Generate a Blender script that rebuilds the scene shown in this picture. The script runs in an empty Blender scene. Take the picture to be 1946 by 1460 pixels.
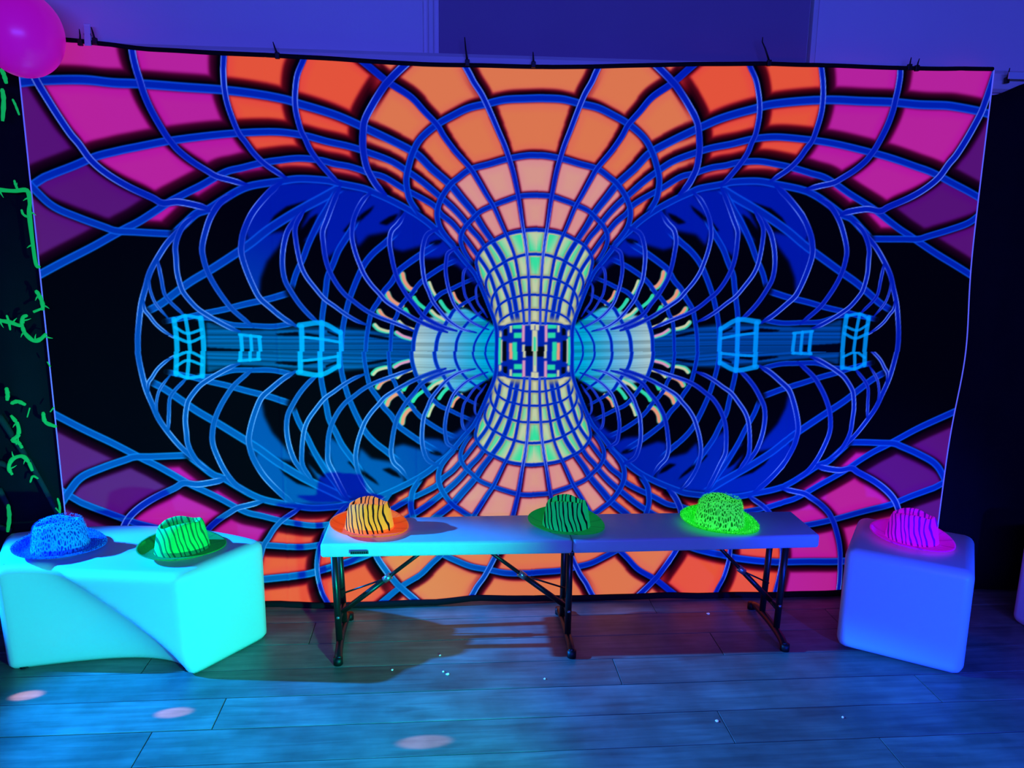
import bpy, bmesh, math, random
import numpy as np
from mathutils import Vector, Matrix, Euler

random.seed(11)
scene = bpy.context.scene
COL = scene.collection
R = math.radians
XC = 0.3456          # x of the tapestry print's middle
YT = 3.09            # plane of the tapestry

# ------------------------------------------------------------------ camera
cam_d = bpy.data.cameras.new('camera'); cam = bpy.data.objects.new('camera', cam_d); COL.objects.link(cam)
cam_d.sensor_width = 36.0; cam_d.lens = 1498.0 * 36.0 / 1946.0; cam_d.clip_start = .05
m = Matrix(((0.996715, 0.002732, -0.080942), (-0.079927, 0.194413, -0.977658), (0.013065, 0.980916, 0.193993))).to_4x4()
m.translation = Vector((0, 0, 1.55)); cam.matrix_world = m
scene.camera = cam

# ------------------------------------------------------------------ world, lights, exposure
w = bpy.data.worlds.new('dim_hall'); scene.world = w; w.use_nodes = True
bg = w.node_tree.nodes['Background']; bg.inputs[0].default_value = (.05, .05, .42, 1); bg.inputs[1].default_value = .12
def aim(o, loc, tgt):
    o.location = loc; o.rotation_euler = (Vector(tgt) - Vector(loc)).to_track_quat('-Z', 'Y').to_euler()
def spot(name, loc, tgt, colour, energy, deg, blend=.4, radius=.03):
    d = bpy.data.lights.new(name, 'SPOT'); d.color = colour; d.energy = energy; d.spot_size = R(deg); d.spot_blend = blend; d.shadow_soft_size = radius
    o = bpy.data.objects.new(name, d); COL.objects.link(o); aim(o, loc, tgt); return o
def area(name, loc, tgt, colour, energy, sx, sy):
    d = bpy.data.lights.new(name, 'AREA'); d.shape = 'RECTANGLE'; d.size = sx; d.size_y = sy; d.color = colour; d.energy = energy
    o = bpy.data.objects.new(name, d); COL.objects.link(o); aim(o, loc, tgt); return o
# black-light bar on stands across the hall, behind the camera
area('uv_bar_light', (0.2, -2.1, 1.95), (0.4, 3.1, 1.5), (.05, .062, .92), 205, 3.0, .25)
# azure par can standing at the left, low: it throws the long shadows to the right
spot('azure_par_light', (-4.0, 2.8, 2.1), (-.25, 2.33, 0.0), (.0, .205, 1.0), 4900, 21.5, .4, .03)
# green-cyan par can in front, pointing at the curved bench
spot('cyan_par_light', (.8, .55, .42), (-.80, 2.68, .22), (.0, 1.0, .58), 400, 54, .9, .05)
# blue par can in front on the right
spot('blue_par_light', (2.1, .35, .5), (1.72, 2.6, .24), (.0, .045, 1.0), 450, 36, .9, .05)
# three dots of a mirror-ball effect lamp on the boards
for k, t in enumerate(((-1.404, 2.497, 0), (-.886, 2.37, 0), (-.078, 2.173, 0))):
    spot('mirror_ball_dot_light', (-4.0, 2.0, 1.65), t, (1, .5, .72), 2400, (1.15, .9, .8)[k], .6, .005)
scene.view_settings.view_transform = 'Standard'; scene.view_settings.look = 'None'
scene.view_settings.gamma = 1.0; scene.view_settings.use_curve_mapping = False
scene.view_settings.exposure = 0.0

# ------------------------------------------------------------------ helpers
def lin(c):
    return tuple(((v / 255) / 12.92 if v / 255 <= .04045 else ((v / 255 + .055) / 1.055) ** 2.4) for v in c)
def mat(name, base=(200, 200, 200), rough=.5, spec=.4, emit=None, es=0.0, metal=0.0, noise=None, bump=0.0, bscale=60.):
    M = bpy.data.materials.new(name); M.use_nodes = True; nt = M.node_tree; b = nt.nodes['Principled BSDF']
    b.inputs['Base Color'].default_value = (*lin(base), 1); b.inputs['Roughness'].default_value = rough
    b.inputs['Specular IOR Level'].default_value = spec; b.inputs['Metallic'].default_value = metal
    tc = nt.nodes.new('ShaderNodeTexCoord')
    nz = nt.nodes.new('ShaderNodeTexNoise'); nz.inputs['Scale'].default_value = noise[0] if noise else 8.; nz.inputs['Detail'].default_value = 5
    nt.links.new(tc.outputs['Object'], nz.inputs['Vector'])
    mx = nt.nodes.new('ShaderNodeMix'); mx.data_type = 'RGBA'
    k = noise[1] if noise else .08
    mx.inputs['A'].default_value = (*[v * (1 - k) for v in lin(base)], 1); mx.inputs['B'].default_value = (*[min(1, v * (1 + k)) for v in lin(base)], 1)
    nt.links.new(nz.outputs['Fac'], mx.inputs['Factor']); nt.links.new(mx.outputs['Result'], b.inputs['Base Color'])
    if emit: b.inputs['Emission Color'].default_value = (*lin(emit), 1); b.inputs['Emission Strength'].default_value = es
    if bump:
        n2 = nt.nodes.new('ShaderNodeTexNoise'); n2.inputs['Scale'].default_value = bscale; n2.inputs['Detail'].default_value = 4
        nt.links.new(tc.outputs['Object'], n2.inputs['Vector'])
        bp = nt.nodes.new('ShaderNodeBump'); bp.inputs['Strength'].default_value = bump; bp.inputs['Distance'].default_value = .004
        nt.links.new(n2.outputs['Fac'], bp.inputs['Height']); nt.links.new(bp.outputs['Normal'], b.inputs['Normal'])
    return M
def tag(o, label=None, cat=None, group=None, kind=None):
    if label: o['label'] = label
    if cat: o['category'] = cat
    if group: o['group'] = group
    if kind: o['kind'] = kind
    return o
def link(name, me, M, parent=None, smooth=False):
    if smooth: me.polygons.foreach_set('use_smooth', [True] * len(me.polygons))
    if M and not me.materials: me.materials.append(M)
    o = bpy.data.objects.new(name, me); COL.objects.link(o)
    if parent: o.parent = parent
    return o
def obj(name, bm, M, parent=None, smooth=False):
    bmesh.ops.recalc_face_normals(bm, faces=bm.faces)
    me = bpy.data.meshes.new(name); bm.to_mesh(me); bm.free(); return link(name, me, M, parent, smooth)
def empty(name, loc=(0, 0, 0), rz=0):
    o = bpy.data.objects.new(name, None); o.empty_display_size = .1; COL.objects.link(o); o.location = loc; o.rotation_euler = (0, 0, rz); return o
def box(bm, x0, x1, y0, y1, z0, z1, bev=0, seg=2):
    v = [bm.verts.new(p) for p in ((x0, y0, z0), (x1, y0, z0), (x1, y1, z0), (x0, y1, z0), (x0, y0, z1), (x1, y0, z1), (x1, y1, z1), (x0, y1, z1))]
    f = [bm.faces.new([v[i] for i in q]) for q in ((0, 3, 2, 1), (4, 5, 6, 7), (0, 1, 5, 4), (1, 2, 6, 5), (2, 3, 7, 6), (3, 0, 4, 7))]
    if bev:
        es = {e for q in f for e in q.edges}
        bmesh.ops.bevel(bm, geom=list(es), offset=bev, segments=seg, profile=.5, affect='EDGES')
def boxo(name, dims, M, parent=None, bev=0, seg=2):
    bm = bmesh.new(); box(bm, *dims, bev=bev, seg=seg); return obj(name, bm, M, parent, bev > 0 and seg > 2)
def tube(bm, pts, r, n=8, r1=None, caps=True):
    pts = [Vector(p) for p in pts]; rings = []
    for i, p in enumerate(pts):
        t = (pts[min(i + 1, len(pts) - 1)] - pts[max(i - 1, 0)]).normalized()
        a = Vector((0, 0, 1)) if abs(t.z) < .9 else Vector((0, 1, 0))
        x = t.cross(a).normalized(); y = t.cross(x)
        rr = r if r1 is None else r + (r1 - r) * i / max(1, len(pts) - 1)
        if callable(r): rr = r(i / max(1, len(pts) - 1))
        rings.append([bm.verts.new(p + (x * math.cos(2 * math.pi * k / n) + y * math.sin(2 * math.pi * k / n)) * rr) for k in range(n)])
    for a, b in zip(rings, rings[1:]):
        for k in range(n): bm.faces.new((a[k], a[(k + 1) % n], b[(k + 1) % n], b[k]))
    if caps: bm.faces.new(rings[0][::-1]); bm.faces.new(rings[-1])
def tubeo(name, pts, r, M, parent=None, n=8, r1=None): bm = bmesh.new(); tube(bm, pts, r, n, r1); return obj(name, bm, M, parent, True)
def catmull(p, n=6):
    p = [Vector(q) for q in p]; p = [2 * p[0] - p[1]] + p + [2 * p[-1] - p[-2]]; o = []
    for i in range(1, len(p) - 2):
        a, b, c, d = p[i - 1:i + 3]
        for k in range(n):
            t = k / n; o.append(.5 * ((2 * b) + (c - a) * t + (2 * a - 5 * b + 4 * c - d) * t * t + (3 * b - a - 3 * c + d) * t ** 3))
    return o + [p[-2]]
def sst(a, b, x): t = min(1, max(0, (x - a) / (b - a))); return t * t * (3 - 2 * t)

# ------------------------------------------------------------------ materials
M_wall = mat('painted_wall', (238, 230, 222), .7, .2, noise=(3, .05), bump=.1, bscale=90)
M_panel = mat('dark_wall_panel', (158, 132, 152), .75, .2, noise=(4, .07), bump=.1, bscale=120)
M_trim = mat('painted_trim', (232, 226, 216), .5, .35)
M_black = mat('black_drape', (20, 19, 26), .9, .1, noise=(12, .2))
M_steel = mat('black_powder_steel', (18, 22, 20), .35, .5)
M_chrome = mat('bright_bolt', (190, 190, 190), .25, .5, metal=.9)
M_resin = mat('grey_white_resin', (196, 198, 200), .42, .45, noise=(30, .05), bump=.08, bscale=160)
M_poly = mat('white_polyethylene', (214, 218, 220), .38, .45, noise=(5, .02))
M_lbl = mat('dark_moulded_lettering', (70, 80, 85), .5)
M_tie = mat('black_nylon', (8, 8, 12), .5, .4)
M_white = mat('white_tape', (225, 235, 232), .6)

def floor_material():
    M = bpy.data.materials.new('worn_floor_boards'); M.use_nodes = True; nt = M.node_tree; b = nt.nodes['Principled BSDF']; L = nt.links
    tc = nt.nodes.new('ShaderNodeTexCoord'); mp = nt.nodes.new('ShaderNodeMapping'); mp.inputs['Scale'].default_value = (1.2, 14, 6); L.new(tc.outputs['Object'], mp.inputs['Vector'])
    oi = nt.nodes.new('ShaderNodeObjectInfo')
    ad = nt.nodes.new('ShaderNodeVectorMath'); ad.operation = 'ADD'; L.new(mp.outputs['Vector'], ad.inputs[0]); L.new(oi.outputs['Random'], ad.inputs[1])
    n = nt.nodes.new('ShaderNodeTexNoise'); n.inputs['Scale'].default_value = 3.0; n.inputs['Detail'].default_value = 8; n.inputs['Distortion'].default_value = .6; L.new(ad.outputs[0], n.inputs['Vector'])
    rp = nt.nodes.new('ShaderNodeValToRGB'); rp.color_ramp.elements[0].color = (*lin((100, 98, 88)), 1); rp.color_ramp.elements[0].position = .25; rp.color_ramp.elements[1].color = (*lin((140, 138, 124)), 1); rp.color_ramp.elements[1].position = .75
    L.new(n.outputs['Fac'], rp.inputs['Fac'])
    st = nt.nodes.new('ShaderNodeTexNoise'); st.inputs['Scale'].default_value = 5; st.inputs['Detail'].default_value = 6; L.new(tc.outputs['Object'], st.inputs['Vector'])
    sr = nt.nodes.new('ShaderNodeMapRange'); sr.inputs['From Min'].default_value = .3; sr.inputs['From Max'].default_value = .62; sr.inputs['To Min'].default_value = .55; sr.inputs['To Max'].default_value = 1.05; L.new(st.outputs['Fac'], sr.inputs['Value'])
    rv = nt.nodes.new('ShaderNodeMapRange'); rv.inputs['To Min'].default_value = .78; rv.inputs['To Max'].default_value = 1.12; L.new(oi.outputs['Random'], rv.inputs['Value'])
    m1 = nt.nodes.new('ShaderNodeMath'); m1.operation = 'MULTIPLY'; L.new(sr.outputs['Result'], m1.inputs[0]); L.new(rv.outputs['Result'], m1.inputs[1])
    mx = nt.nodes.new('ShaderNodeVectorMath'); mx.operation = 'SCALE'; L.new(rp.outputs['Color'], mx.inputs[0]); L.new(m1.outputs[0], mx.inputs['Scale'])
    L.new(mx.outputs[0], b.inputs['Base Color'])
    b.inputs['Roughness'].default_value = .42; b.inputs['Specular IOR Level'].default_value = .45
    bp = nt.nodes.new('ShaderNodeBump'); bp.inputs['Strength'].default_value = .25; bp.inputs['Distance'].default_value = .003; L.new(n.outputs['Fac'], bp.inputs['Height']); L.new(bp.outputs['Normal'], b.inputs['Normal'])
    return M
M_floor = floor_material()
M_gap = mat('dark_gap', (14, 12, 12), .9)

def glow(name, c, es, base=None, rough=.6):      # fluorescent dye: gives off its own colour under the black light
    return mat(name, base or c, rough, .2, emit=c, es=es, noise=(40, .1))

# ------------------------------------------------------------------ room
fl = boxo('floor', (-4.2, 4.2, -2.2, 3.4, -.12, -.022), M_gap); tag(fl, kind='structure')
pw = .168; y = 2.107 - pw * 26; row = 0
meshes = {}
while y < 3.35:
    x = -4.2 + random.random() * -1.2 - (row % 3) * .5
    while x < 4.2:
        L = random.choice((1.8, 2.1, 2.4, 2.7))
        if L not in meshes:
            bm = bmesh.new(); box(bm, .0012, L - .0012, 0.0013, pw - .0013, -.024, 0, bev=.001, seg=1)
            me = bpy.data.meshes.new('plank'); bm.to_mesh(me); bm.free(); me.materials.append(M_floor); meshes[L] = me
        if x + L > -4.1 and x < 4.1:
            o = bpy.data.objects.new('plank', meshes[L]); COL.objects.link(o); o.parent = fl; o.location = (x, y, random.uniform(-.0012, 0))
        x += L
    y += pw; row += 1

wb = boxo('wall_back', (-4.2, 4.2, 3.16, 3.3, -.02, 3.6), M_wall); tag(wb, kind='structure')
boxo('wall_panel', (-4.2, -.088, 3.135, 3.165, 2.0, 3.6), M_wall, wb, .003)
boxo('wall_panel', (1.42, 4.2, 3.135, 3.165, 2.0, 3.6), M_wall, wb, .003)
boxo('wall_panel', (-.03, 1.39, 3.148, 3.165, 2.0, 3.6), M_panel, wb, .002)
boxo('cover_strip', (-.068, -.05, 3.125, 3.165, 2.0, 3.6), M_trim, wb, .003)
boxo('cover_strip', (1.395, 1.415, 3.125, 3.165, 2.0, 3.6), M_trim, wb, .003)
bm = bmesh.new()
prof = [(3.165, 2.10), (3.115, 2.10), (3.098, 2.112), (3.092, 2.14), (3.098, 2.168), (3.112, 2.182), (3.165, 2.186)]
a = [bm.verts.new((-4.2, p, q)) for p, q in prof]; b = [bm.verts.new((4.2, p, q)) for p, q in prof]
for i in range(len(prof)): j = (i + 1) % len(prof); bm.faces.new((a[i], a[j], b[j], b[i]))
bm.faces.new(a); bm.faces.new(b[::-1])
tag(obj('trim_1', bm, M_trim), kind='structure')

# ------------------------------------------------------------------ tapestry
# the print, drawn for one quadrant in millimetres of cloth; the other three are its hand-hung mirror images
ZC=1.0692
CURVES=[
('c',23,23,[-1322,1545,-1360,1510,-1402,1463,-1456,1378,-1479,1315,-1500,1250,-1515,1172,-1523,1115,-1526,1060]),
('c',16,14,[-1430,1420,-1426,1385,-1421,1345,-1414,1290,-1395,1258,-1359,1220,-1344,1202]),
('c',12,12,[-1463,1355,-1466,1319,-1457,1274,-1442,1242,-1407,1196]),
('c',16,14,[-1491,1266,-1490,1230,-1474,1206,-1453,1174,-1422,1144,-1392,1125]),
('c',23,19,[-1281,1582,-1326,1545,-1351,1502,-1362,1463,-1362,1424,-1362,1371,-1352,1316,-1339,1286,-1301,1239,-1264,1211,-1213,1179,-1174,1158,-1145,1146]),
('c',26,19,[-1137,1663,-1187,1632,-1224,1581,-1249,1521,-1264,1464,-1261,1418,-1248,1368,-1222,1313,-1188,1259,-1163,1227,-1119,1187,-1091,1165]),
('c',28,21,[-964,1706,-1019,1657,-1074,1593,-1108,1527,-1120,1480,-1122,1441,-1109,1387,-1087,1326,-1062,1276,-1024,1240,-974,1198,-928,1169]),
('c',23,19,[-900,1590,-941,1537,-958,1493,-968,1442,-970,1389,-962,1341,-942,1301,-912,1253,-874,1208,-843,1182]),
('c',21,16,[-879,1613,-910,1562,-919,1531,-917,1494,-911,1447,-901,1399,-883,1358,-851,1314,-818,1274,-779,1245,-742,1217,-700,1191,-660,1174]),
('c',23,16,[-748,1690,-773,1636,-799,1572,-816,1528,-815,1483,-809,1430,-795,1380,-769,1330,-738,1290,-708,1266,-673,1238,-641,1218,-605,1201,-552,1181,-481,1152]),
('c',21,16,[-633,1675,-659,1651,-684,1612,-701,1569,-707,1530,-706,1496,-696,1451,-681,1407,-664,1367,-639,1329,-609,1295,-585,1267,-551,1243,-507,1216,-450,1185,-393,1161,-348,1146]),
('c',21,16,[-506,1601,-532,1562,-559,1532,-567,1490,-560,1438,-551,1393,-538,1350,-520,1316,-500,1284,-470,1247,-442,1210,-405,1186,-358,1165,-311,1151]),
('c',21,14,[-383,1544,-423,1522,-439,1480,-444,1434,-440,1379,-433,1339,-419,1305,-405,1270,-380,1235,-348,1198,-323,1178,-286,1157,-234,1145]),
('c',19,14,[-306,1475,-343,1453,-351,1421,-353,1380,-345,1328,-333,1287,-317,1250,-288,1215,-257,1190,-220,1170,-186,1157]),
('c',16,12,[-260,1405,-282,1385,-286,1340,-278,1291,-263,1265,-245,1236,-224,1213,-199,1195]),
('c',14,12,[-221,1345,-235,1322,-235,1289,-228,1261,-208,1232,-191,1205]),
('s',35,28,[-738,1694,-808,1655,-919,1595,-1019,1532,-1087,1480,-1159,1432,-1240,1380,-1314,1336,-1375,1292,-1428,1252,-1482,1222]),
('s',26,21,[-952,1295,-991,1283,-1036,1270,-1116,1252,-1196,1231,-1275,1215,-1329,1202,-1421,1184]),
('s',21,19,[-935,1180,-1015,1167,-1095,1169,-1173,1173,-1251,1197,-1309,1196]),
('s',26,21,[-760,1675,-791,1622,-832,1558,-870,1483,-892,1429,-922,1367,-940,1309]),
('s',26,19,[-685,1579,-715,1526,-757,1462,-780,1410,-803,1358,-811,1310,-819,1261,-829,1200,-833,1127,-835,1060]),
('s',26,19,[-537,1532,-581,1490,-628,1450,-663,1408,-688,1359,-707,1315,-724,1270,-738,1221,-749,1174,-756,1127,-760,1060]),
('s',26,16,[-387,1484,-454,1442,-509,1403,-537,1379,-562,1338,-591,1305,-612,1267,-632,1238,-645,1209,-661,1127,-667,1060]),
('s',21,14,[-311,1425,-361,1402,-400,1378,-435,1353,-463,1325,-484,1296,-500,1282,-531,1243,-544,1208,-561,1175,-568,1115,-571,1060]),
('s',19,16,[-245,1355,-294,1334,-327,1317,-368,1299,-392,1278,-415,1251,-436,1219,-454,1190,-465,1165,-478,1117,-482,1061]),
('s',16,16,[-220,1294,-263,1271,-317,1236,-337,1207,-356,1175,-377,1144,-389,1107,-394,1061]),
('s',14,14,[-203,1236,-234,1211,-265,1186,-294,1149,-311,1107,-315,1061]),
('s',12,12,[-178,1195,-201,1163,-226,1130,-242,1094,-244,1061]),
('s',12,12,[-161,1166,-184,1122,-196,1086,-196,1061]),
('s',30,21,[-1364,1512,-1325,1547,-1277,1588,-1234,1604,-1186,1635,-1127,1671,-1069,1693,-972,1709,-895,1720,-798,1716,-740,1704,-662,1690,-623,1675,-571,1653,-516,1626,-466,1598,-421,1567,-387,1538,-337,1493,-284,1427,-245,1381,-223,1341,-202,1292,-183,1244,-166,1201,-155,1157,-153,1115,-154,1061]),
('c',28,26,[-1885,2274,-1855,2188,-1819,2086,-1801,2039,-1772,1982,-1741,1925,-1705,1865,-1677,1829,-1638,1772,-1587,1727,-1516,1683,-1432,1643,-1396,1624,-1339,1629,-1256,1613,-1232,1600]),
('c',26,23,[-1462,2270,-1464,2162,-1457,2105,-1443,2048,-1432,2005,-1410,1948,-1373,1877,-1349,1841,-1323,1810,-1279,1774,-1230,1743,-1195,1723,-1144,1710,-1086,1694]),
('c',23,21,[-1131,2281,-1148,2144,-1153,2085,-1151,2023,-1140,1964,-1112,1885,-1086,1848,-1057,1808,-1019,1771,-976,1742,-943,1721]),
('c',23,21,[-799,2274,-839,2193,-869,2131,-890,2083,-900,2019,-900,1969,-892,1925,-882,1890,-868,1862,-852,1825,-825,1786,-795,1751,-767,1721,-744,1702]),
('s',33,26,[-2038,2004,-1862,2035,-1779,2045,-1658,2050,-1537,2042,-1422,2040,-1299,2034,-1175,2030,-1053,2019,-940,2002,-884,1986,-809,1966,-733,1942,-644,1905,-551,1864,-464,1820,-405,1766,-336,1709,-294,1661,-246,1605,-212,1552,-175,1501,-137,1445,-116,1396,-101,1348,-88,1292,-79,1245,-70,1191]),
('s',30,21,[-1976,1593,-1833,1694,-1785,1719,-1708,1750,-1619,1786,-1532,1808,-1419,1834,-1337,1849,-1262,1861,-1184,1872,-1116,1879,-1021,1885,-945,1885,-864,1874,-786,1855,-709,1840,-646,1822,-555,1790,-484,1747,-432,1711,-372,1662,-326,1623,-286,1581,-258,1545,-219,1502,-182,1438,-159,1392,-138,1349,-124,1315,-106,1266,-98,1224,-89,1187]),
('s',30,19,[-1970,1298,-1827,1375,-1738,1422,-1660,1462,-1581,1505,-1533,1531,-1488,1554,-1437,1586,-1375,1627,-1324,1654,-1259,1687,-1199,1722,-1154,1744,-1104,1756,-1038,1773,-969,1785,-892,1794,-815,1788,-763,1776,-711,1768,-665,1755,-634,1744,-583,1732,-507,1689,-432,1651,-392,1626,-369,1597,-327,1564,-282,1511,-235,1450,-190,1386,-165,1321,-146,1251,-135,1191]),
('s',28,26,[-1938,1776,-1844,1662,-1785,1605,-1701,1567,-1610,1534,-1570,1521,-1504,1518,-1442,1515,-1364,1512]),
('c',30,26,[-345,2271,-511,2123,-563,2072,-581,2051,-617,1997,-649,1938,-657,1893,-659,1842,-654,1797,-645,1761,-626,1723,-607,1695,-580,1668]),
('g',28,14,[-799,2253,-639,2130,-563,2072,-481,2022,-429,1970,-383,1924,-357,1883,-316,1831,-259,1770,-231,1728,-198,1674,-170,1630,-143,1573,-128,1541,-105,1493,-86,1443,-73,1383,-64,1330,-55,1274,-47,1206,-45,1179]),
('c',26,14,[-373,2288,-273,2124,-248,2080,-220,2040,-200,2003,-180,1962,-154,1906,-130,1855,-113,1810,-96,1758,-82,1700,-71,1647,-60,1580,-53,1540,-46,1504,-37,1438,-31,1371,-26,1289,-24,1204,-24,1179]),
('s',28,23,[9,2029,-51,2026,-130,2020,-200,2003,-267,1987,-326,1959,-387,1924,-444,1875,-472,1829,-490,1776,-500,1727,-497,1689,-486,1646,-452,1596]),
('s',23,21,[13,1822,-47,1821,-123,1806,-187,1787,-259,1766,-306,1733,-336,1707,-370,1656,-385,1603,-375,1550,-343,1505,-312,1475]),
('s',21,19,[16,1676,-65,1671,-125,1652,-166,1636,-220,1611,-252,1581,-278,1553,-294,1519,-292,1483,-272,1443,-245,1409]),
('s',19,16,[19,1547,-45,1542,-110,1529,-169,1501,-197,1484,-223,1454,-235,1422,-231,1395,-221,1359,-204,1331]),
('s',16,14,[21,1453,-41,1450,-82,1439,-111,1429,-143,1410,-176,1388,-192,1361,-198,1333,-189,1298,-175,1273]),
('s',14,14,[22,1365,-52,1362,-85,1354,-114,1341,-146,1321,-167,1292,-175,1263,-170,1232]),
('s',14,12,[24,1295,-43,1293,-80,1284,-109,1276,-137,1259,-154,1236,-160,1203]),
('s',12,12,[25,1235,-37,1235,-67,1228,-96,1220,-116,1210,-139,1193,-151,1170]),
('s',14,12,[26,1185,-89,1178,-120,1168,-140,1145]),
('b',21,21,[-1386,1192,-1382,1125,-1383,1060]),
('b',16,16,[-1344,1206,-1337,1136,-1334,1060]),
('b',23,21,[-1286,1197,-1282,1126,-1283,1060]),
('b',14,14,[-1386,1186,-1344,1206,-1286,1197]),
('b',14,12,[-1388,1125,-1335,1105,-1282,1126]),
('b',12,12,[-1384,1162,-1341,1138,-1285,1154]),
('b',16,16,[-1140,1130,-1138,1060]),
('b',14,14,[-1103,1130,-1102,1060]),
('b',16,16,[-1071,1124,-1068,1060]),
('b',12,12,[-1146,1134,-1065,1126]),
('b',21,21,[-908,1167,-910,1060]),
('b',19,19,[-831,1184,-835,1060]),
('b',19,19,[-760,1147,-760,1060]),
('b',23,19,[-916,1172,-831,1180,-760,1143]),
('b',12,12,[-901,1126,-833,1118,-765,1106]),
]
CRES=[
('o',27,[-521,1369,-514,1340,-494,1314,-473,1308]),
('o',27,[-579,1295,-569,1273,-545,1253,-523,1247]),
('o',24,[-612,1226,-597,1205,-573,1191,-552,1187]),
('k',20,[-630,1172,-614,1156,-583,1146,-567,1146]),
('e',20,[-511,1233,-497,1210,-471,1194,-454,1188]),
('k',17,[-418,1337,-406,1307,-390,1280]),
('e',17,[-476,1280,-462,1259,-433,1235]),
('o',17,[-325,1297,-313,1271,-288,1248]),
('e',17,[-374,1266,-356,1239,-333,1217]),
('k',20,[-411,1227,-391,1208,-362,1192]),
('k',17,[-536,1185,-516,1167,-481,1154]),
('p',20,[-547,1142,-523,1127,-492,1117]),
]
FILL=[21,2373,-2056,2302,-2184,1222,-1827,1375,-1738,1422,-1660,1462,-1581,1505,-1504,1518,-1442,1515,-1364,1512,-1325,1547,-1277,1588,-1234,1604,-1186,1635,-1127,1671,-1069,1693,-972,1709,-895,1720,-798,1716,-740,1704,-662,1690,-623,1675,-571,1653,-516,1626,-466,1598,-421,1567,-387,1538,-337,1493,-284,1427,-245,1381,-223,1341,-202,1292,-183,1244,-166,1201,-155,1157,-153,1115,-154,1061,50,1061]
PURP=[-2056,2302,-1881,2308,-1857,2205,-1819,2086,-1801,2039,-1772,1982,-1705,1865,-1638,1772,-1587,1727,-1516,1683,-1432,1643,-1396,1621,-1581,1505,-1827,1375,-2184,1222]
OR1=[-1128,2334,-1148,2144,-1153,2085,-1151,2023,-1140,1964,-1112,1885,-1086,1848,-1057,1808,-1019,1771,-976,1742,-953,1710,-895,1711,-798,1707,-740,1694,-662,1682,-623,1667,-580,1664,-607,1695,-626,1723,-645,1761,-654,1797,-659,1842,-657,1893,-649,1938,-617,1997,-581,2051,-563,2072,-639,2130,-889,2342]
OR2=[-889,2342,-639,2130,-563,2072,-581,2051,-617,1997,-649,1938,-657,1893,-659,1842,-654,1797,-645,1761,-626,1723,-607,1695,-580,1664,-447,1582,-312,1475,-343,1505,-375,1550,-385,1603,-370,1656,-336,1707,-306,1733,-259,1766,-187,1787,-123,1806,-47,1821,33,1822,21,2373]
PINK=[33,1822,-47,1821,-123,1806,-187,1787,-259,1766,-306,1733,-336,1707,-370,1656,-385,1603,-375,1550,-343,1505,-312,1475,-245,1375,-204,1324,-204,1331,-221,1359,-231,1395,-235,1422,-223,1454,-197,1484,-169,1501,-110,1529,-45,1542,39,1547]
GRN=[39,1547,-45,1542,-110,1529,-169,1501,-197,1484,-223,1454,-235,1422,-231,1395,-221,1359,-204,1331,-155,1170,-148,1061,50,1061]
CYAN=[-484,1061,-480,1107,-467,1152,-450,1194,-426,1200,-378,1211,-323,1236,-276,1240,-234,1217,-193,1191,-159,1170,-152,1061]
STREAK=[-1267,1182,-1155,1150,-1016,1153,-936,1163,-755,1164,-654,1152,-492,1127,-451,1096,-451,1061,-1275,1060]
BLUES=[[-1108,1515,-1087,1480,-1039,1514,-980,1526,-949,1527,-980,1472,-1028,1414,-1056,1348,-1063,1282,-1087,1326,-1109,1387,-1120,1441],[-1108,1527,-1074,1593,-1019,1657,-964,1706,-837,1712,-740,1698,-808,1653,-899,1601,-999,1546,-1087,1480],[-748,1690,-643,1683,-676,1618,-699,1550,-747,1470,-807,1426,-815,1483,-799,1572,-769,1636],[-808,1653,-748,1690,-778,1617,-816,1528,-844,1518,-884,1488,-891,1547,-860,1606],[-633,1675,-516,1626,-532,1562,-559,1532,-646,1515,-687,1471,-705,1530,-684,1612],[-506,1621,-393,1540,-423,1522,-439,1480,-518,1457,-558,1468,-559,1532,-532,1562],[-387,1534,-286,1425,-343,1453,-377,1434,-442,1430,-439,1480,-423,1522],[-284,1423,-225,1335,-245,1338,-276,1375,-306,1405,-347,1415,-343,1453]]
BLACKS=[[-1022,1539,-993,1584,-947,1618,-868,1642,-906,1613,-958,1581],[-741,1529,-715,1559,-664,1599,-620,1629,-635,1605,-675,1569,-709,1530],[-924,1468,-902,1527,-861,1577,-831,1596,-846,1557,-873,1508],[-606,1561,-566,1587,-532,1599,-546,1575,-576,1555],[-417,1490,-387,1502,-363,1502,-377,1486,-407,1478]]
SLIT=[[-1273,1085,-1147,1077,-1148,1060,-1275,1060],[-1007,1139,-921,1147,-921,1131,-997,1132],[-895,1143,-841,1133,-841,1122,-895,1129],[-812,1153,-768,1133,-769,1125,-812,1143],[-655,1139,-574,1123,-574,1113,-655,1127],[-1133,1079,-1111,1077,-1112,1066,-1133,1068]]
RECTS=[('n',-151,1174,50,1061),('e',-149,1126,-135,1061),('k',-136,1118,-129,1061),('x',-130,1111,-114,1061),('x',-126,1160,-111,1132),('o',-104,1103,-89,1061),('e',-90,1107,-72,1061),('e',-91,1178,-53,1160),('e',-86,1145,-54,1122),('p',-53,1179,-42,1107),('k',-52,1097,-39,1061),('x',-39,1090,-11,1061),('k',-13,1154,14,1061),('k',-20,1183,-3,1154),('e',-6,1128,8,1061),('k',-103,1178,-92,1145),('k',-143,1153,-134,1128)]
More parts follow.
